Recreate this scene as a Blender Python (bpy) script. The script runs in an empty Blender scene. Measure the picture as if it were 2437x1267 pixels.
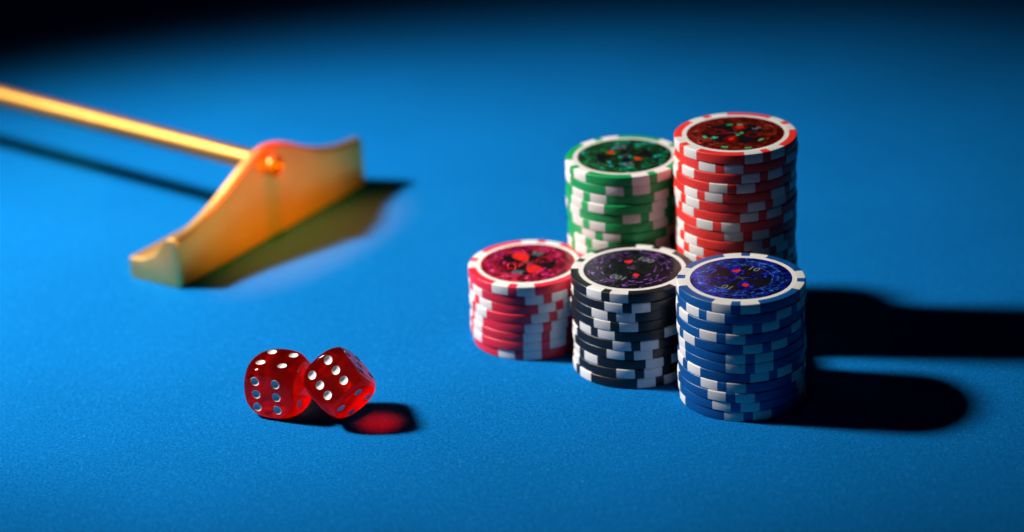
import bpy, bmesh, math, random
import numpy as np
from mathutils import Vector, Matrix
random.seed(7); rng = np.random.default_rng(7)
scene = bpy.context.scene
col = scene.collection
R = math.radians

# ------------------------------------------------------------------ camera
cam_d = bpy.data.cameras.new('camera')
cam_d.sensor_width = 36.0
cam_d.lens = 36.0 * 5359.85 / 2437.0
cam_d.clip_start = 0.01; cam_d.clip_end = 50
cam_d.dof.use_dof = True
cam_d.dof.focus_distance = 0.702
cam_d.dof.aperture_fstop = 5.0
cam = bpy.data.objects.new('camera', cam_d)
col.objects.link(cam)
CAM = Vector((0, 0, 0.3264))
cam.matrix_world = Matrix.Translation(CAM) @ Matrix.Rotation(R(90 - 23.509), 4, 'X') @ Matrix.Rotation(R(-2.922), 4, 'Z')
scene.camera = cam

# ------------------------------------------------------------------ world, lamps, exposure
w = bpy.data.worlds.new('World'); scene.world = w; w.use_nodes = True
bg = w.node_tree.nodes['Background']
bg.inputs[0].default_value = (0.30, 0.45, 1.0, 1); bg.inputs[1].default_value = 0.0045

LAMP = Vector((-0.60, 0.81, 0.545))
def spot(name, loc, aim, power, color, angle, blend, radius):
    d = bpy.data.lights.new(name, 'SPOT')
    d.energy = power; d.color = color; d.spot_size = R(angle); d.spot_blend = blend
    d.shadow_soft_size = radius
    o = bpy.data.objects.new(name, d); col.objects.link(o)
    o.location = loc
    o.rotation_euler = (Vector(aim) - Vector(loc)).to_track_quat('-Z', 'Y').to_euler()
    return o
key = spot('key_lamp', LAMP, (-0.085, 0.772, 0.0), 63.0, (1.0, 0.955, 0.90), 44.5, 1.0, 0.052)
# added bounce fills: amber on the rake's face, red above the felt before it,
# and a tiny red one standing in for light focused through the dice
amber = spot('amber_bounce_fill', (0.045, 0.50, 0.09), (-0.094, 0.788, 0.016), 10.5, (1.0, 0.46, 0.0), 18, 0.5, 0.012)
amber.scale = (1.0, 0.45, 1.0)
def rake_point(n, s_): return (-0.11952 + s_ * 0.55659 - n * 0.83079, 0.74414 + s_ * 0.83079 + n * 0.55659)
p_l, p_a = rake_point(-0.011, 0.056), rake_point(-0.0185, 0.056)
red_l = spot('red_bounce_fill', (*p_l, 0.20), (*p_a, 0), 42.0, (1.0, 0.0100, 0.001), 15.0, 1.0, 0.003)
zz_ = (Vector((*p_l, 0.20)) - Vector((*p_a, 0))).normalized(); xx_ = Vector((0.55659, 0.83079, 0)); yy_ = zz_.cross(xx_)
red_l.rotation_euler = Matrix((xx_, yy_, zz_)).transposed().to_euler(); red_l.scale = (2.4, 1.0, 1.0)
glow = spot('die_glow_fill', (0.0, 0.585, 0.20), (-0.0440, 0.6320, 0), 170.0, (1.0, 0.0, 0.0), 4.3, 1.0, 0.002)

vs = scene.view_settings
scene.display_settings.display_device = 'sRGB'
vs.view_transform = 'Standard'; vs.look = 'None'; vs.exposure = 0.0; vs.gamma = 1.0
cy = scene.cycles
cy.use_denoising = True
cy.max_bounces = 14; cy.transmission_bounces = 10; cy.transparent_max_bounces = 12; cy.glossy_bounces = 6
cy.caustics_refractive = True; cy.caustics_reflective = True
cy.blur_glossy = 0.3
cy.sample_clamp_indirect = 6.0

# ------------------------------------------------------------------ helpers
def tag(o, label=None, cat=None, group=None, kind=None):
    if label: o['label'] = label
    if cat: o['category'] = cat
    if group: o['group'] = group
    if kind: o['kind'] = kind
    return o
def empty(name, loc=(0, 0, 0)):
    o = bpy.data.objects.new(name, None); o.empty_display_size = 0.005
    col.objects.link(o); o.location = loc
    return o
def link(name, me, parent=None, mat=None):
    if mat is not None and not me.materials: me.materials.append(mat)
    o = bpy.data.objects.new(name, me); col.objects.link(o)
    if parent is not None: o.parent = parent
    return o
def mesh(name, verts, faces, mat=None, smooth=True, sharp=None):
    me = bpy.data.meshes.new(name)
    me.from_pydata([tuple(v) for v in verts], [], faces); me.validate(); me.update()
    bm = bmesh.new(); bm.from_mesh(me)
    bmesh.ops.recalc_face_normals(bm, faces=bm.faces)
    bm.to_mesh(me); bm.free()
    if smooth:
        me.shade_smooth()
        if sharp: me.set_sharp_from_angle(angle=R(sharp))
    if mat is not None: me.materials.append(mat)
    return me

class N:
    """small node-tree builder"""
    def __init__(s, name):
        s.m = bpy.data.materials.new(name); s.m.use_nodes = True
        s.t = s.m.node_tree; s.b = s.t.nodes['Principled BSDF']; s.out = s.t.nodes['Material Output']
    def n(s, typ, **kw):
        nd = s.t.nodes.new(typ)
        for k, v in kw.items(): setattr(nd, k, v)
        return nd
    def set(s, nd, **kw):
        for k, v in kw.items(): nd.inputs[k.replace('_', ' ')].default_value = v
        return nd
    def l(s, a, b): s.t.links.new(a, b)
    def coord(s): return s.n('ShaderNodeTexCoord').outputs['Object']
    def noise(s, scale, detail=2.0, rough=0.5, vec=None):
        nd = s.n('ShaderNodeTexNoise'); nd.inputs['Scale'].default_value = scale
        nd.inputs['Detail'].default_value = detail; nd.inputs['Roughness'].default_value = rough
        s.l(vec if vec is not None else s.coord(), nd.inputs['Vector'])
        return nd
    def ramp(s, fac, stops, interp='LINEAR'):
        nd = s.n('ShaderNodeValToRGB'); e = nd.color_ramp.elements; nd.color_ramp.interpolation = interp
        while len(e) < len(stops): e.new(0.5)
        for i, (p, c) in enumerate(stops):
            e[i].position = p; e[i].color = (*c, 1) if len(c) == 3 else c
        s.l(fac, nd.inputs[0]); return nd
    def bump(s, h, strength, dist):
        nd = s.n('ShaderNodeBump'); nd.inputs['Strength'].default_value = strength
        nd.inputs['Distance'].default_value = dist
        s.l(h, nd.inputs['Height']); return nd

# ------------------------------------------------------------------ materials
def plastic(name, c, rough=0.37, vary=0.12):
    k = N(name)
    v = k.coord()
    big = k.noise(160, 3, 0.6, v)
    lo = tuple(x * (1 - vary) for x in c); hi = tuple(min(1, x * (1 + vary)) for x in c)
    r = k.ramp(big.outputs['Fac'], [(0.3, lo), (0.7, hi)])
    oi = k.n('ShaderNodeObjectInfo')
    mr = k.n('ShaderNodeMapRange'); mr.inputs['To Min'].default_value = 0.90; mr.inputs['To Max'].default_value = 1.06
    k.l(oi.outputs['Random'], mr.inputs['Value'])
    sc_ = k.n('ShaderNodeVectorMath', operation='SCALE'); k.l(r.outputs['Color'], sc_.inputs[0]); k.l(mr.outputs['Result'], sc_.inputs['Scale'])
    k.l(sc_.outputs['Vector'], k.b.inputs['Base Color'])
    fine = k.noise(2600, 3, 0.65, v)
    rr = k.n('ShaderNodeMapRange'); rr.inputs['To Min'].default_value = rough - 0.08; rr.inputs['To Max'].default_value = rough + 0.12
    k.l(big.outputs['Fac'], rr.inputs['Value']); k.l(rr.outputs['Result'], k.b.inputs['Roughness'])
    b = k.bump(fine.outputs['Fac'], 0.35, 0.00012)
    k.l(b.outputs['Normal'], k.b.inputs['Normal'])
    k.b.inputs['Specular IOR Level'].default_value = 0.5
    return k.m
M = {}
M['blue'] = plastic('blue_clay', (0.0015, 0.078, 0.29))
M['black'] = plastic('black_clay', (0.008, 0.009, 0.011), 0.34)
M['crimson'] = plastic('crimson_clay', (0.76, 0.018, 0.045))
M['red'] = plastic('red_clay', (0.80, 0.030, 0.022), 0.44)
M['green'] = plastic('green_clay', (0.006, 0.35, 0.095))
M['white'] = plastic('white_clay', (0.74, 0.72, 0.69), 0.42, 0.03)

def foil(name, dark, mid, bright, metal=0.55):
    k = N(name)
    v = k.coord()
    vo = k.n('ShaderNodeTexVoronoi'); vo.inputs['Scale'].default_value = 900; k.l(v, vo.inputs['Vector'])
    no = k.noise(420, 3, 0.7, v)
    r = k.ramp(no.outputs['Fac'], [(0.40, dark), (0.54, mid), (0.64, bright)])
    k.l(r.outputs['Color'], k.b.inputs['Base Color'])
    k.b.inputs['Metallic'].default_value = metal
    k.b.inputs['Roughness'].default_value = 0.30
    b = k.bump(vo.outputs['Color'], 0.55, 0.0004)
    k.l(b.outputs['Normal'], k.b.inputs['Normal'])
    return k.m
def print_ink(name, c, rough=0.35, metal=0.0):
    k = N(name)
    no = k.noise(700, 2, 0.6)
    r = k.ramp(no.outputs['Fac'], [(0.3, tuple(x * 0.6 for x in c)), (0.7, c)])
    k.l(r.outputs['Color'], k.b.inputs['Base Color'])
    k.b.inputs['Roughness'].default_value = rough; k.b.inputs['Metallic'].default_value = metal
    return k.m
M['ink_black'] = print_ink('black_print', (0.006, 0.006, 0.009), 0.3)
M['ink_red'] = print_ink('red_print', (0.85, 0.02, 0.012))
M['ink_silver'] = print_ink('silver_print', (0.50, 0.56, 0.62), 0.3, 0.6)

# felt: dyed wool, a little sheen, fine nap
def felt(name, c, scale_bump=True):
    k = N(name)
    v = k.coord()
    fine = k.noise(2600, 4, 0.75, v)
    mid = k.noise(1100, 3, 0.6, v)
    big = k.noise(14, 3, 0.55, v)
    mx = k.n('ShaderNodeMath', operation='ADD'); k.l(fine.outputs['Fac'], mx.inputs[0]); k.l(mid.outputs['Fac'], mx.inputs[1])
    m2 = k.n('ShaderNodeMath', operation='MULTIPLY'); k.l(mx.outputs[0], m2.inputs[0]); m2.inputs[1].default_value = 0.5
    r = k.ramp(m2.outputs[0], [(0.34, c[0]), (0.5, c[1]), (0.66, c[2])])
    bw = k.n('ShaderNodeMapRange'); bw.inputs['To Min'].default_value = 0.86; bw.inputs['To Max'].default_value = 1.12
    k.l(big.outputs['Fac'], bw.inputs['Value'])
    mul = k.n('ShaderNodeVectorMath', operation='SCALE'); k.l(r.outputs['Color'], mul.inputs[0]); k.l(bw.outputs['Result'], mul.inputs['Scale'])
    k.l(mul.outputs['Vector'], k.b.inputs['Base Color'])
    k.b.inputs['Roughness'].default_value = 0.95
    k.b.inputs['Specular IOR Level'].default_value = 0.0
    if scale_bump:
        b = k.bump(m2.outputs[0], 0.8, 0.0005)
        k.l(b.outputs['Normal'], k.b.inputs['Normal'])
    return k.m
M['felt'] = felt('blue_felt', ((0.0018, 0.076, 0.255), (0.0032, 0.148, 0.445), (0.0055, 0.240, 0.66)))
M['fuzz'] = felt('felt_fibre', ((0.002, 0.14, 0.43), (0.006, 0.27, 0.72), (0.05, 0.48, 0.95)), False)

def gold(name, lo, hi, metal, c0, c1, coat):
    k = N(name)
    no = k.noise(90, 3, 0.55)
    r = k.ramp(no.outputs['Fac'], [(0.3, c0), (0.7, c1)])
    k.l(r.outputs['Color'], k.b.inputs['Base Color'])
    k.b.inputs['Metallic'].default_value = metal; k.b.inputs['Coat Weight'].default_value = coat; k.b.inputs['Coat Roughness'].default_value = 0.14
    rr = k.n('ShaderNodeMapRange'); rr.inputs['To Min'].default_value = lo; rr.inputs['To Max'].default_value = hi
    k.l(no.outputs['Fac'], rr.inputs['Value']); k.l(rr.outputs['Result'], k.b.inputs['Roughness'])
    return k.m
M['gold'] = gold('polished_gold', 0.42, 0.50, 0.985, (0.92, 0.52, 0.16), (0.97, 0.60, 0.21), 0.0)
M['gold_face'] = gold('satin_gold', 0.26, 0.34, 0.80, (0.90, 0.47, 0.060), (0.96, 0.54, 0.090), 0.0)
M['gold_cap'] = gold('gold_cap', 0.10, 0.16, 1.0, (0.90, 0.50, 0.10), (0.96, 0.58, 0.14), 0.0)
M['gold_rod'] = gold('brushed_gold', 0.44, 0.52, 0.92, (0.36, 0.170, 0.030), (0.43, 0.21, 0.045), 0.45)

# clear red resin: refraction plus absorption, with a share of straight tinted transmission
k = N('clear_red_resin')
k.t.nodes.remove(k.b)
rf = k.n('ShaderNodeBsdfRefraction'); rf.inputs['Color'].default_value = (1.0, 0.20, 0.13, 1); rf.inputs['IOR'].default_value = 1.49; rf.inputs['Roughness'].default_value = 0.03
gs = k.n('ShaderNodeBsdfGlossy'); gs.inputs['Color'].default_value = (1, 1, 1, 1); gs.inputs['Roughness'].default_value = 0.06
fr = k.n('ShaderNodeFresnel'); fr.inputs['IOR'].default_value = 1.26
gl = k.n('ShaderNodeMixShader'); k.l(fr.outputs[0], gl.inputs[0])
tr = k.n('ShaderNodeBsdfTransparent'); tr.inputs['Color'].default_value = (1.0, 0.09, 0.05, 1)
tl = k.n('ShaderNodeBsdfTranslucent'); tl.inputs['Color'].default_value = (1.0, 0.010, 0.005, 1)
mx = k.n('ShaderNodeMixShader'); mx.inputs[0].default_value = 0.40
k.l(rf.outputs[0], mx.inputs[1]); k.l(tr.outputs[0], mx.inputs[2])
m2 = k.n('ShaderNodeMixShader'); m2.inputs[0].default_value = 0.44
k.l(mx.outputs[0], m2.inputs[1]); k.l(tl.outputs[0], m2.inputs[2]); k.l(m2.outputs[0], gl.inputs[1]); k.l(gs.outputs[0], gl.inputs[2]); k.l(gl.outputs[0], k.out.inputs['Surface'])
va = k.n('ShaderNodeVolumeAbsorption'); va.inputs['Color'].default_value = (0.97, 0.08, 0.05, 1); va.inputs['Density'].default_value = 8
k.l(va.outputs[0], k.out.inputs['Volume'])
M['resin'] = k.m
k = N('white_paint'); k.b.inputs['Base Color'].default_value = (0.80, 0.79, 0.77, 1); k.b.inputs['Roughness'].default_value = 0.5
M['paint'] = k.m

# ------------------------------------------------------------------ the table
felt_me = mesh('felt', [(-2, -0.6, 0), (2, -0.6, 0), (2, 3.2, 0), (-2, 3.2, 0)], [(0, 1, 2, 3)], M['felt'], smooth=False)
ft = link('table_felt', felt_me)
tag(ft, 'blue felt covering of the gaming table under dice, rake and chips', None, None, 'structure')

# loose fibres of the nap where the lens is sharp
nf = 230000
fx = rng.uniform(-0.25, 0.25, nf); fy = rng.uniform(0.52, 0.83, nf)
cc = rng.uniform(0, 1, (14000, 2)) * [0.50, 0.31] + [-0.25, 0.52]
pick = rng.integers(0, 14000, nf // 2); sg = rng.normal(0, 0.0006, (nf // 2, 2))
fx[:nf // 2] = cc[pick, 0] + sg[:, 0]; fy[:nf // 2] = cc[pick, 1] + sg[:, 1]
ang = rng.uniform(0, 2 * np.pi, nf); ln = rng.uniform(0.0004, 0.0011, nf); wd = rng.uniform(0.00003, 0.00008, nf)
z0 = rng.uniform(0.00002, 0.00012, nf); rise = rng.uniform(0.00002, 0.00035, nf) * (rng.random(nf) ** 2)
dx, dy = np.cos(ang), np.sin(ang)
V = np.empty((nf, 3, 3))
V[:, 0] = np.c_[fx - dy * wd, fy + dx * wd, z0]
V[:, 1] = np.c_[fx + dy * wd, fy - dx * wd, z0]
V[:, 2] = np.c_[fx + dx * ln, fy + dy * ln, z0 + rise]
me = bpy.data.meshes.new('felt_fuzz')
me.vertices.add(nf * 3); me.vertices.foreach_set('co', V.reshape(-1))
me.loops.add(nf * 3); me.loops.foreach_set('vertex_index', np.arange(nf * 3, dtype=np.int32))
me.polygons.add(nf); me.polygons.foreach_set('loop_start', np.arange(0, nf * 3, 3, dtype=np.int32))
me.update(); me.materials.append(M['fuzz'])
tag(link('felt_fuzz', me), 'fine loose fibres standing out of the blue felt', None, None, 'stuff')

# ------------------------------------------------------------------ poker chips
CR = 0.020; T = 0.003337; TH = 0.003275
def profile(off=0.0):
    b = 0.00034; h = TH; p = []
    r0 = CR + off
    for i in range(5):
        a = -math.pi / 2 + math.pi / 2 * i / 4
        p.append((r0 - b + b * math.cos(a), b + b * math.sin(a) - off))
    p.append((r0 + 0.00004, h * 0.5))
    for i in range(5):
        a = math.pi / 2 * i / 4
        p.append((r0 - b + b * math.cos(a), h - b + b * math.sin(a) + off))
    return p
def lathe(prof, seg, a0=0.0, a1=2 * math.pi, closed=True):
    vs_, fs = [], []
    n = len(prof); cnt = seg if closed else seg + 1
    for j in range(cnt):
        a = a0 + (a1 - a0) * j / seg
        for r_, z in prof: vs_.append((r_ * math.sin(a), -r_ * math.cos(a), z))
    for j in range(seg):
        j2 = (j + 1) % cnt
        for i in range(n - 1):
            fs.append((j * n + i, j2 * n + i, j2 * n + i + 1, j * n + i + 1))
    return vs_, fs
def chip_body():
    pr = [(0.0152, 0.0)] + profile(0.0) + [(0.0152, TH)]
    v, f = lathe(pr, 112)
    n = len(pr)
    f.append([j * n for j in range(112)]); f.append([j * n + n - 1 for j in range(112)][::-1])
    return mesh('chip_body', v, f, None, True, 40)
body_base = chip_body()
BODY = {}
for c in ('blue', 'black', 'crimson', 'red', 'green'):
    b = body_base.copy(); b.name = c + '_body'; b.materials.append(M[c]); BODY[c] = b
half = R(8.6)
pr = [(CR * 0.868, -0.000025)] + profile(0.000025) + [(CR * 0.868, TH + 0.000025)]
v, f = lathe(pr, 7, -half, half, False)
n = len(pr); f.append(list(range(n))); f.append([7 * n + i for i in range(n)][::-1])
for j in range(7): f.append((j * n, j * n + n - 1, (j + 1) * n + n - 1, (j + 1) * n))
SPOT = mesh('edge_spot', v, f, M['white'], True, 40)
pr = [(CR * 0.780, TH), (CR * 0.780, TH + 0.00003), (CR * 0.869, TH + 0.00003), (CR * 0.869, TH)]
v, f = lathe(pr, 112); RING = mesh('face_ring', v, f, M['white'], True, 40)

# flat print shapes -------------------------------------------------
def flat(name, polys, z, mat, th=0.000012):
    """several outlines (lists of 2-D points) as thin prints"""
    v, f = [], []
    for p in polys:
        b = len(v); n = len(p)
        v += [(x, y, z) for x, y in p] + [(x, y, z + th) for x, y in p]
        f.append([b + n + i for i in range(n)])
        for i in range(n): f.append((b + i, b + (i + 1) % n, b + n + (i + 1) % n, b + n + i))
    return mesh(name, v, f, mat, False)
def arc_quad(r0, r1, a0, a1, seg=4):
    o = [(r1 * math.sin(a0 + (a1 - a0) * i / seg), r1 * math.cos(a0 + (a1 - a0) * i / seg)) for i in range(seg + 1)]
    return o + [(r0 * math.sin(a1 - (a1 - a0) * i / seg), r0 * math.cos(a1 - (a1 - a0) * i / seg)) for i in range(seg + 1)]
def ring_print(r0, r1, seg=48): return [arc_quad(r0, r1, 2 * math.pi * i / seg, 2 * math.pi * (i + 1) / seg, 1) for i in range(seg)]
def xf(p, ang=0, sx=1, sy=None, dx=0, dy=0):
    sy = sx if sy is None else sy
    c, s = math.cos(ang), math.sin(ang)
    return [((x * sx) * c - (y * sy) * s + dx, (x * sx) * s + (y * sy) * c + dy) for x, y in p]
def circle(n=24): return [(math.cos(2 * math.pi * i / n), math.sin(2 * math.pi * i / n)) for i in range(n)]
def heart():
    o = []
    for i in range(32):
        t = 2 * math.pi * i / 32
        o.append((16 * math.sin(t) ** 3 / 16, (13 * math.cos(t) - 5 * math.cos(2 * t) - 2 * math.cos(3 * t) - math.cos(4 * t)) / 16))
    return o[::-1]
def teardrop():
    o = []
    for i in range(28):
        t = 2 * math.pi * i / 28
        o.append((0.82 * math.sin(t) * math.sin(t / 2) ** 1.3, -math.cos(t)))
    return o
DIAMOND = [(0, 1), (-0.8, 0), (0, -1), (0.8, 0)]
def club(): return [xf(circle(14), 0, .42, None, 0, .45), xf(circle(14), 0, .42, None, -.45, -.15), xf(circle(14), 0, .42, None, .45, -.15), [(-.1, 0), (-.25, -.9), (.25, -.9), (.1, 0)]]
def spade(): return [xf(heart(), math.pi, .9, .9, 0, .1), [(-.08, -.2), (-.28, -1), (.28, -1), (.08, -.2)]]
def text_polys(s, size):
    """outlines of a word as a mesh in its own plane, centred"""
    c = bpy.data.curves.new('txt', 'FONT'); c.body = s; c.size = size; c.align_x = 'CENTER'; c.align_y = 'CENTER'
    c.resolution_u = 3; c.fill_mode = 'FRONT'; c.offset = size * 0.012
    o = bpy.data.objects.new('txt', c); col.objects.link(o)
    me = bpy.data.meshes.new_from_object(o.evaluated_get(bpy.context.evaluated_depsgraph_get()))
    vv = [(v.co.x, v.co.y) for v in me.vertices]; ff = [tuple(p.vertices) for p in me.polygons]
    bpy.data.objects.remove(o); bpy.data.curves.remove(c); bpy.data.meshes.remove(me)
    return vv, ff
def text_mesh(name, items, z, mat):
    """items: (string, size, x, y, rotation)"""
    V_, F_ = [], []
    for s, size, x, y, a in items:
        vv, ff = text_polys(s, size)
        b = len(V_)
        V_ += [(px, py, z) for px, py in xf(vv, a, 1, 1, x, y)]
        F_ += [tuple(b + i for i in q) for q in ff]
    return mesh(name, V_, F_, mat, False)
def around(word, r, centre_deg, step_deg, size):
    out = []
    for i, ch in enumerate(word):
        if ch == ' ': continue
        a = R(centre_deg - (i - (len(word) - 1) / 2) * step_deg)   # clockwise reading
        out.append((ch, size, r * math.cos(a), r * math.sin(a), a - math.pi / 2))
    return out
SR = CR * 0.794
LETTERS = around('ULTIMATE POKER CHIPS', 0.0112, 90, 8.6, 0.0022) + around('ULTIMATE POKER CHIPS', 0.0112, 270, 8.6, 0.0022)
letter_me = None
def sticker(chip, colour, number, base, glint, petal, suit_red, ang):
    """foil disc on a chip's face with its printed rings, petals, suits, figures and lettering"""
    b_foil = base
    global letter_me
    z = TH + 0.00003
    v, f = lathe([(SR, TH), (SR, z), (SR * 0.995, z + 0.00002)], 96)
    f.append([j * 3 + 2 for j in range(96)])
    st = link('sticker', mesh('sticker', v, f, base, True, 30), chip); st.rotation_euler.z = ang
    z += 0.00004
    link('inner_disc', flat('inner_disc', [xf(circle(64), 0, 0.0095)], z, M['ink_black']), st)
    link('ring', flat('ring', ring_print(0.0096, 0.0099) + ring_print(0.0131, 0.0134), z, glint), st)
    tk = [arc_quad(0.0123, 0.0145, R(30 * i) - .022, R(30 * i) + .022, 2) for i in range(12)]
    tk += [arc_quad(0.0126, 0.0129, R(30 * i + 6), R(30 * i + 24), 4) for i in range(12)]
    link('tick_ring', flat('tick_ring', tk, z + 0.00002, glint), st)
    rays = []
    for i in range(26):
        a = random.uniform(0, 2 * math.pi); r0 = random.uniform(0.0136, 0.0146); r1 = random.uniform(r0 + 0.0005, 0.0157); wda = random.uniform(.01, .05)
        rays.append(arc_quad(r0, r1, a, a + wda, 2))
    link('painted_glints', flat('painted_glints', rays, z + 0.00001, glint), st)  # foil glints painted as short printed arcs
    if letter_me is None: letter_me = text_mesh('lettering', LETTERS, z + 0.00003, M['ink_silver'])
    lm = letter_me.copy(); lm.materials.clear(); lm.materials.append(glint)
    link('lettering', lm, st)
    td = teardrop()
    for q in range(4):
        a = q * math.pi / 2
        pm = flat('petal', [xf(td, a, 0.0046, 0.0046, -math.sin(a) * 0.0050, math.cos(a) * 0.0050)], z + 0.00002, petal if q % 2 == 0 else b_foil)
        link('petal', pm, st)
    sp = []
    for i in range({'red': 9, 'black': 40, 'green': 16, 'blue': 22, 'crimson': 20}[colour]):
        r0 = random.choice((0.0074, 0.0100, 0.0112, 0.0128, 0.0140)) if i > 1 else 0.0015
        a0 = random.uniform(0, 2 * math.pi); l_ = random.uniform(0.0008, 0.0024) / r0
        wd_ = 0.00028 if colour in ('black', 'blue') else 0.00105
        sp.append(arc_quad(r0, r0 + wd_, a0, a0 + min(l_, .6), 4))
    link('painted_sparkle', flat('painted_sparkle', sp, z + 0.00008, SPARK[colour]), st)  # hologram sparkle painted on as coloured ink arcs
    h = xf(heart(), 0, 0.00145, 0.00145, 0, 0.0056); d = xf(DIAMOND, 0, 0.0016, 0.0016, 0, -0.0056)
    link('heart', flat('heart', [h], z + 0.00004, suit_red), st)
    link('diamond', flat('diamond', [d], z + 0.00004, suit_red), st)
    link('club', flat('club', [xf(p, 0, .0017, .0017, -0.0056, 0) for p in club()], z + 0.00004, M['ink_black']), st)
    link('spade', flat('spade', [xf(p, 0, .0017, .0017, 0.0056, 0) for p in spade()], z + 0.00004, M['ink_black']), st)
    link('numeral', text_mesh('numeral', [(number, 0.0040, 0.0056, 0.0056, R(-45)), (number, 0.0040, -0.0056, -0.0056, R(135))], z + 0.00005, M['ink_silver']), st)
    x = [[(-.0024, .0002), (0, -.00012), (.0024, -.0002), (0, .00012)], [(-.0005, .0018), (.0001, 0), (.0005, -.0018), (-.0001, 0)]]
    link('painted_centre_glint', flat('painted_centre_glint', x, z + 0.00006, M['ink_silver']), st)  # crossed glint of the hologram, painted in silver ink

def chip(colour, group, label, loc, rotz):
    root = empty('poker_chip', loc); root.rotation_euler.z = rotz
    tag(root, label, 'poker chip', group)
    link('body', BODY[colour], root)
    for q in range(4):
        for s in (-1, 1):
            sp = link('edge_spot', SPOT, root); sp.rotation_euler.z = q * math.pi / 2 + s * R(12.9)
    return root
ORD = ['topmost', 'second', 'third', 'fourth', 'fifth', 'sixth', 'seventh', 'eighth', 'ninth', 'tenth', 'eleventh', 'twelfth',
       'thirteenth', 'fourteenth', 'fifteenth', 'sixteenth', 'seventeenth', 'eighteenth', 'nineteenth', 'twentieth', 'twenty-first']
# x positions (in the photo's own enlargements) of the small coloured block between a pair of white spots -> its angle
def angs(xs, cx, r): return [math.asin(max(-.98, min(.98, (x - (cx[0] + (cx[1] - cx[0]) * i / max(1, len(xs) - 1))) / r))) for i, x in enumerate(xs)]
STACKS = [
    ('blue', (0.0710, 0.6398), 12, angs([1120, 547, 1495, 875, 1650, 1345, 1328, 1745, 847, 1015, 1088, 1285], (1213, 1188), 1115),
     'blue and white', 'its stack', 'blue chips stacked in front', 0.0),
    ('black', (0.0388, 0.6665), 10, angs([785, 1205, 920, 995, 550, 1395, 1270, 2035, 1487, 1907], (1335, 1400), 1255),
     'black and white', 'its stack', 'black chips stacked in the middle', 0.0),
    ('crimson', (0.0054, 0.6910), 8, angs([740, 1272, 1450, 1368, 1260, 1267, 1278, 850], (990, 1065), 905),
     'crimson and white', 'the shortest stack', 'crimson chips stacked at the left', 0.0),
    ('red', (0.0748, 0.6883), 21, angs([1715, 893, 1678, 1140, 593, 1797, 1667, 882, 1420, 1755, 1891], (1172, 1225), 1088),
     'bright red and white', 'the tallest stack', 'red chips in the tallest stack', 0.0),
    ('green', (0.0397, 0.7078), 17, angs([1480, 1092, 445, 425, 1367, 440, 625, 480], (1040, 1085), 943),
     'green and white', 'its stack', 'green chips stacked at the back', 0.0),
]
TOPS = {}
for colour, (X, Y), n, ph, cname, place, group, lean in STACKS:
    view = math.atan2(X, Y)
    for i in range(n):
        phi = ph[i] - view if i < len(ph) else random.uniform(0, math.pi / 2)
        j = 0.00036 if i else 0.0001
        loc = (X + random.uniform(-j, j), Y + random.uniform(-j, j) * 0.7, T * (n - 1 - i) + 0.00003)
        kth = ORD[i] if i else 'topmost'
        pos = 'bottom' if i == n - 1 else kth
        if i == 0: lab = f'{cname} poker chip with foil sticker, topmost of {place}'
        else: lab = f'{cname} poker chip, {"lowest" if i == n - 1 else kth + " from the top"} of {place}'
        c = chip(colour, group, lab, loc, phi)
        if i: c.rotation_euler.x = R(random.uniform(-.12, .12)); c.rotation_euler.y = R(random.uniform(-.12, .12))
        if i == 0: TOPS[colour] = (c, phi)
F_blue = foil('blue_foil', (0.002, 0.003, 0.03), (0.003, 0.012, 0.36), (0.006, 0.04, 0.85))
F_blackf = foil('black_foil', (0.002, 0.002, 0.003), (0.006, 0.005, 0.009), (0.02, 0.012, 0.035))
F_crim = foil('crimson_foil', (0.10, 0.001, 0.008), (0.60, 0.004, 0.016), (0.90, 0.012, 0.06))
F_red = foil('dark_red_foil', (0.09, 0.003, 0.001), (0.30, 0.006, 0.003), (0.50, 0.014, 0.007))
F_green = foil('green_foil', (0.014, 0.012, 0.008), (0.009, 0.10, 0.008), (0.008, 0.34, 0.02))
G_blue = foil('blue_glint', (0.004, 0.02, 0.16), (0.02, 0.12, 0.75), (0.20, 0.60, 1.0))  # glint foils: hologram glints painted in as bright peaks of the colour
G_violet = foil('violet_glint', (0.010, 0.008, 0.014), (0.05, 0.02, 0.13), (0.60, 0.22, 0.95))
G_pink = foil('pink_glint', (0.16, 0.003, 0.03), (0.55, 0.01, 0.16), (0.88, 0.20, 0.60))
G_red = foil('amber_glint', (0.012, 0.003, 0.002), (0.22, 0.03, 0.015), (0.50, 0.22, 0.09))
G_green = foil('teal_glint', (0.008, 0.05, 0.02), (0.006, 0.24, 0.12), (0.02, 0.65, 0.70))
SPARK = {'red': print_ink('green_spark', (0.03, 0.75, 0.28), 0.3, 0.2), 'black': print_ink('violet_spark', (0.50, 0.16, 0.92), 0.3, 0.2),  # inks for the painted hologram sparkle
         'green': print_ink('cyan_spark', (0.02, 0.62, 0.62), 0.3, 0.2), 'blue': print_ink('pale_blue_spark', (0.05, 0.30, 0.90), 0.3, 0.2),
         'crimson': print_ink('pink_spark', (0.85, 0.02, 0.25), 0.3, 0.2)}
for colour, num, b, g, p, sr, world_ang in (
        ('blue', '10', F_blue, G_blue, F_blue, M['ink_red'], R(8)),
        ('black', '100', F_blackf, G_violet, F_blackf, M['ink_red'], R(8)),
        ('crimson', '50', F_crim, G_pink, M['ink_red'], M['ink_red'], R(20)),
        ('red', '5', F_red, G_red, F_red, M['ink_red'], R(-20)),
        ('green', '25', F_green, G_green, F_green, M['ink_red'], R(50))):
    c, phi = TOPS[colour]
    sticker(c, colour, num, b, g, p, sr, world_ang - phi)
    link('face_ring', RING, c)

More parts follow.
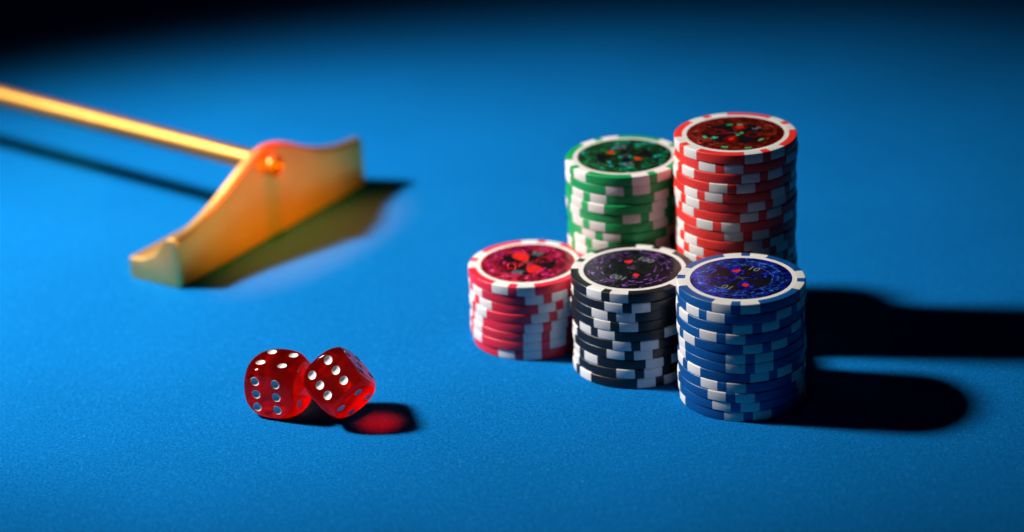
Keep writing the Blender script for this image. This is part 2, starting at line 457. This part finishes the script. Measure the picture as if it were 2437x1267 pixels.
# ------------------------------------------------------------------ dice
DA = 0.00888
def die_mesh(a, seg=28):
    vs_, fs = {}, []
    V_ = []
    def vid(i, j, k_):
        key_ = (i, j, k_)
        if key_ not in vs_:
            q = [math.tan((t / seg - 0.5) * math.pi / 2) if True else 0 for t in key_]
            d = Vector(q).normalized()
            n_ = 13.0
            rc = a / ((abs(d.x) ** n_ + abs(d.y) ** n_ + abs(d.z) ** n_) ** (1 / n_))
            rs = a * 1.345
            m_ = 26.0
            r_ = (rc ** -m_ + rs ** -m_) ** (-1 / m_)
            vs_[key_] = len(V_); V_.append(d * r_)
        return vs_[key_]
    for ax in range(3):
        for side in (0, seg):
            for i in range(seg):
                for j in range(seg):
                    q = []
                    for u, w_ in ((i, j), (i + 1, j), (i + 1, j + 1), (i, j + 1)):
                        t = [0, 0, 0]; t[ax] = side; t[(ax + 1) % 3] = u; t[(ax + 2) % 3] = w_
                        q.append(vid(*t))
                    fs.append(q)
    return mesh('die_body', V_, fs, None, True)
s4, c6, r6 = 0.00386, 0.0036, 0.00452
FACES = [  # (normal axis matrix columns u, v, n) with pips in (u, v)
    ((1, 0, 0), (0, 1, 0), (0, 0, 1), [(-s4, -s4), (s4, -s4), (-s4, s4), (s4, s4)]),
    ((1, 0, 0), (0, 0, 1), (0, -1, 0), [(x * c6, y * r6) for x in (-1, 1) for y in (-1, 0, 1)]),
    ((0, 1, 0), (0, 0, 1), (1, 0, 0), [(-s4, -s4), (s4, s4)]),
    ((0, -1, 0), (0, 0, 1), (-1, 0, 0), [(-s4, -s4), (s4, s4), (0, 0), (-s4, s4), (s4, -s4)]),
    ((-1, 0, 0), (0, 0, 1), (0, 1, 0), [(0, 0)]),
    ((1, 0, 0), (0, -1, 0), (0, 0, -1), [(-s4, -s4), (0, 0), (s4, s4)]),
]
PR, PD = 0.00150, 0.00062
SPH = (PR * PR + PD * PD) / (2 * PD)
def surf(u, v):   # how far the rounded face lies from the centre at (u, v)
    lo_, hi_ = 0.0, DA * 1.2
    n_ = 13.0; m_ = 26.0
    for _ in range(40):
        w_ = (lo_ + hi_) / 2; p = Vector((u, v, w_)); L_ = p.length; d = p / L_
        rc = DA / ((abs(d.x) ** n_ + abs(d.y) ** n_ + abs(d.z) ** n_) ** (1 / n_)); rs = DA * 1.345
        if L_ < (rc ** -m_ + rs ** -m_) ** (-1 / m_): lo_ = w_
        else: hi_ = w_
    return lo_
pip_spots = []
for u, v_, n_, pts in FACES:
    u, v_, n_ = Vector(u), Vector(v_), Vector(n_)
    for pu, pv in pts:
        h = surf(pu, pv)
        e = 0.0002
        tu = Vector((e * 2, 0, surf(pu + e, pv) - surf(pu - e, pv))); tv = Vector((0, e * 2, surf(pu, pv + e) - surf(pu, pv - e)))
        nl = tu.cross(tv).normalized()
        nw = (u * nl.x + v_ * nl.y + n_ * nl.z).normalized()
        pw = u * pu + v_ * pv + n_ * h
        pip_spots.append((pw, nw))
def build_die_body():
    me_ = die_mesh(DA)
    o = bpy.data.objects.new('cut_target', me_); col.objects.link(o)
    bm = bmesh.new()
    for p, nn in pip_spots:
        c_ = p + nn * (SPH - PD)
        bmesh.ops.create_uvsphere(bm, u_segments=40, v_segments=40, radius=SPH, matrix=Matrix.Translation(c_) @ nn.to_track_quat('Z', 'Y').to_matrix().to_4x4())
    cm = bpy.data.meshes.new('cutter'); bm.to_mesh(cm); bm.free()
    co = bpy.data.objects.new('cutter', cm); col.objects.link(co)
    md = o.modifiers.new('dimples', 'BOOLEAN'); md.operation = 'DIFFERENCE'; md.solver = 'EXACT'; md.object = co
    dg = bpy.context.evaluated_depsgraph_get(); dg.update()
    res = bpy.data.meshes.new_from_object(o.evaluated_get(dg))
    bpy.data.objects.remove(o); bpy.data.objects.remove(co); bpy.data.meshes.remove(cm)
    res.name = 'die_body'; res.shade_smooth(); res.set_sharp_from_angle(angle=R(24))
    res.materials.clear(); res.materials.append(M['resin'])
    return res
DIE = build_die_body()
def pip_mesh():
    pr_in, pr_out = [], []
    amax = math.asin(min(1, PR / SPH)) * 0.985
    for i in range(9):
        a = amax * i / 8
        pr_in.append(((SPH - 0.00002) * math.sin(a), SPH - PD - (SPH - 0.00002) * math.cos(a)))
        pr_out.append(((SPH + 0.00005) * math.sin(a), SPH - PD - (SPH + 0.00005) * math.cos(a)))
    pr_ = pr_in + pr_out[::-1]
    pr_ = [(max(r_, 1e-6), z) for r_, z in pr_]
    v, f = lathe(pr_, 32)
    return mesh('pip', v, f, M['paint'], True, 50)
PIP = pip_mesh()
def die(label, mat4, scale):
    root = empty('die'); root.matrix_world = mat4 @ Matrix.Scale(scale, 4)
    tag(root, label, 'die', 'red dice')
    link('body', DIE, root)
    for p, nn in pip_spots:
        pp = link('pip', PIP, root)
        pp.matrix_local = Matrix.Translation(p) @ nn.to_track_quat('Z', 'Y').to_matrix().to_4x4()
    return root
m1 = Matrix.Translation((-0.07603, 0.64546, DA)) @ Matrix.Rotation(-0.41832, 4, 'Z') @ Matrix.Rotation(0.010, 4, 'X') @ Matrix.Rotation(0.010, 4, 'Y')
die('clear red die lying flat, four on top and six in front', m1, 1.0)
wv = Vector((-0.4545426, 0.7823509, -0.6170339))
Rm = Matrix.Rotation(wv.length, 4, wv.normalized()) @ Matrix.Rotation(R(90), 4, 'Y')
c2 = Vector((-0.0582405, 0.6607181, 0.00059194))
low = min((Rm @ v_.co.to_4d()).z for v_ in DIE.vertices)
kk = 0.97
for _ in range(30):
    kk = (CAM.z - (-low * kk)) / (CAM.z - c2.z) * 0.5 + kk * 0.5
c2 = CAM + (c2 - CAM) * kk
print('die 2 scale', kk, 'centre', tuple(c2))
die('clear red die tilted on its corner, leaning against the flat die', Matrix.Translation(c2) @ Rm, kk)

# ------------------------------------------------------------------ the rake
A = Vector((-0.11952, 0.74414, 0)); U = Vector((0.55659, 0.83079, 0)); NB = Vector((-0.83079, 0.55659, 0))
FRAME = Matrix(((U.x, NB.x, 0, A.x), (U.y, NB.y, 0, A.y), (0, 0, 1, 0), (0, 0, 0, 1)))
rake = empty('croupier_rake'); rake.matrix_world = FRAME
tag(rake, 'polished gold dice rake with long rod and curved head resting on felt', 'rake')
LEN = 0.1135
HS = [(0, .0190), (.0085, .0198), (.0185, .0224), (.0273, .0257), (.0391, .0312), (.0480, .0347), (.0540, .0361), (.0585, .0361), (.0654, .0345), (.0713, .0320), (.0796, .0279), (.0885, .0244), (.0979, .0219), (.1055, .0208), (LEN, .0202)]
def hf(s):
    for (s0, h0), (s1, h1) in zip(HS, HS[1:]):
        if s <= s1 + 1e-9:
            i = HS.index((s0, h0))
            m0 = (HS[min(i + 1, len(HS) - 1)][1] - HS[max(i - 1, 0)][1]) / (HS[min(i + 1, len(HS) - 1)][0] - HS[max(i - 1, 0)][0])
            m1_ = (HS[min(i + 2, len(HS) - 1)][1] - h0) / (HS[min(i + 2, len(HS) - 1)][0] - s0)
            t = (s - s0) / (s1 - s0); d = s1 - s0
            return (2*t**3-3*t**2+1)*h0 + (t**3-2*t**2+t)*d*m0 + (-2*t**3+3*t**2)*h1 + (t**3-t**2)*d*m1_
    return HS[-1][1]
DEP, HB, LIP, RB = 0.0245, 0.0082, 0.0046, 0.0017
def section(h):
    p = []
    e = 0.0007
    p.append((e, 0.0003)); p.append((0, 0.0003 + e))
    p.append((0, h * 0.5))
    for i in range(7):
        a = math.pi - math.pi / 2 * i / 6
        p.append((RB + RB * math.cos(a), h - RB + RB * math.sin(a)))
    r2 = 0.0012
    for i in range(5):
        a = math.pi / 2 - R(62) * i / 4
        p.append((LIP - r2 + r2 * math.cos(a), h - r2 + r2 * math.sin(a)))
    y0, z0_ = p[-1]
    for i in range(1, 13):
        t = i / 12
        y = y0 + (DEP - 0.001 - y0) * t
        z = HB + (z0_ - HB) * (1 - t) ** 2.3
        p.append((y, z))
    p.append((DEP - 0.0003, HB - 0.0003)); p.append((DEP, HB - 0.001)); p.append((DEP, 0.0003 + e)); p.append((DEP - e, 0.0003))
    return p
NS = 96
V_, F_ = [], []
stations = [(-0.0, 0.0008)] + [(0.0, 0.0)] if False else []
ss = [0.0, 0.0004, 0.0012] + [0.0012 + (LEN - 0.0024) * i / NS for i in range(1, NS)] + [LEN - 0.0012, LEN - 0.0004, LEN]
ins = [0.0011, 0.0003, 0.0] + [0.0] * (NS - 1) + [0.0, 0.0003, 0.0011]
for s, q in zip(ss, ins):
    sec = section(hf(s))
    cy_ = DEP * 0.5; cz_ = 0.008
    for y, z in sec:
        yy = y + (q if y < cy_ else -q) * min(1, abs(y - cy_) / 0.004)
        zz = max(z - (q if z > 0.004 else 0), 0.0003)
        V_.append((s, yy, zz))
n = len(section(0.02))
for j in range(len(ss) - 1):
    for i in range(n):
        F_.append((j * n + i, j * n + (i + 1) % n, (j + 1) * n + (i + 1) % n, (j + 1) * n + i))
F_.append(list(range(n))[::-1]); F_.append([(len(ss) - 1) * n + i for i in range(n)])
hm = mesh('rake_head', V_, F_, M['gold'], True, 38); hm.materials.append(M['gold_face'])
for pl in hm.polygons:
    if pl.normal.y < -0.92: pl.material_index = 1
link('head', hm, rake)
# rod: passes square through the head and ends in a dome on its front
P0 = Vector((0.0550, -0.0025, 0.0292))
inv = FRAME.inverted()
far_w = Vector((-0.2071, 0.8830, 0.0301))
P1 = inv @ far_w
dirv = (P1 - P0).normalized()
L1 = (P1 - P0).length
cap = []
for i in range(10):
    a = math.pi / 2 * i / 9
    cap.append((max(0.0072 * math.sin(a), 1e-6), -0.0050 * math.cos(a)))
cap += [(0.0072, 0.0048), (0.0042, 0.0049)]
prof = [(0.0040, -0.001), (0.0040, 0.0046), (0.00405, 0.05), (0.0043, 0.15), (0.0048, 0.32), (0.0049, 0.55), (0.0040, 0.556), (1e-6, 0.557)]
v, f = lathe(prof, 40)
rod = link('rod', mesh('rake_rod', v, f, M['gold_rod'], True, 40), rake)
rod.matrix_local = Matrix.Translation(P0) @ dirv.to_track_quat('Z', 'Y').to_matrix().to_4x4()
v, f = lathe(cap, 40)
ec = link('end_cap', mesh('rod_end_cap', v, f, M['gold_cap'], True, 50), rake)
ec.matrix_local = rod.matrix_local.copy()
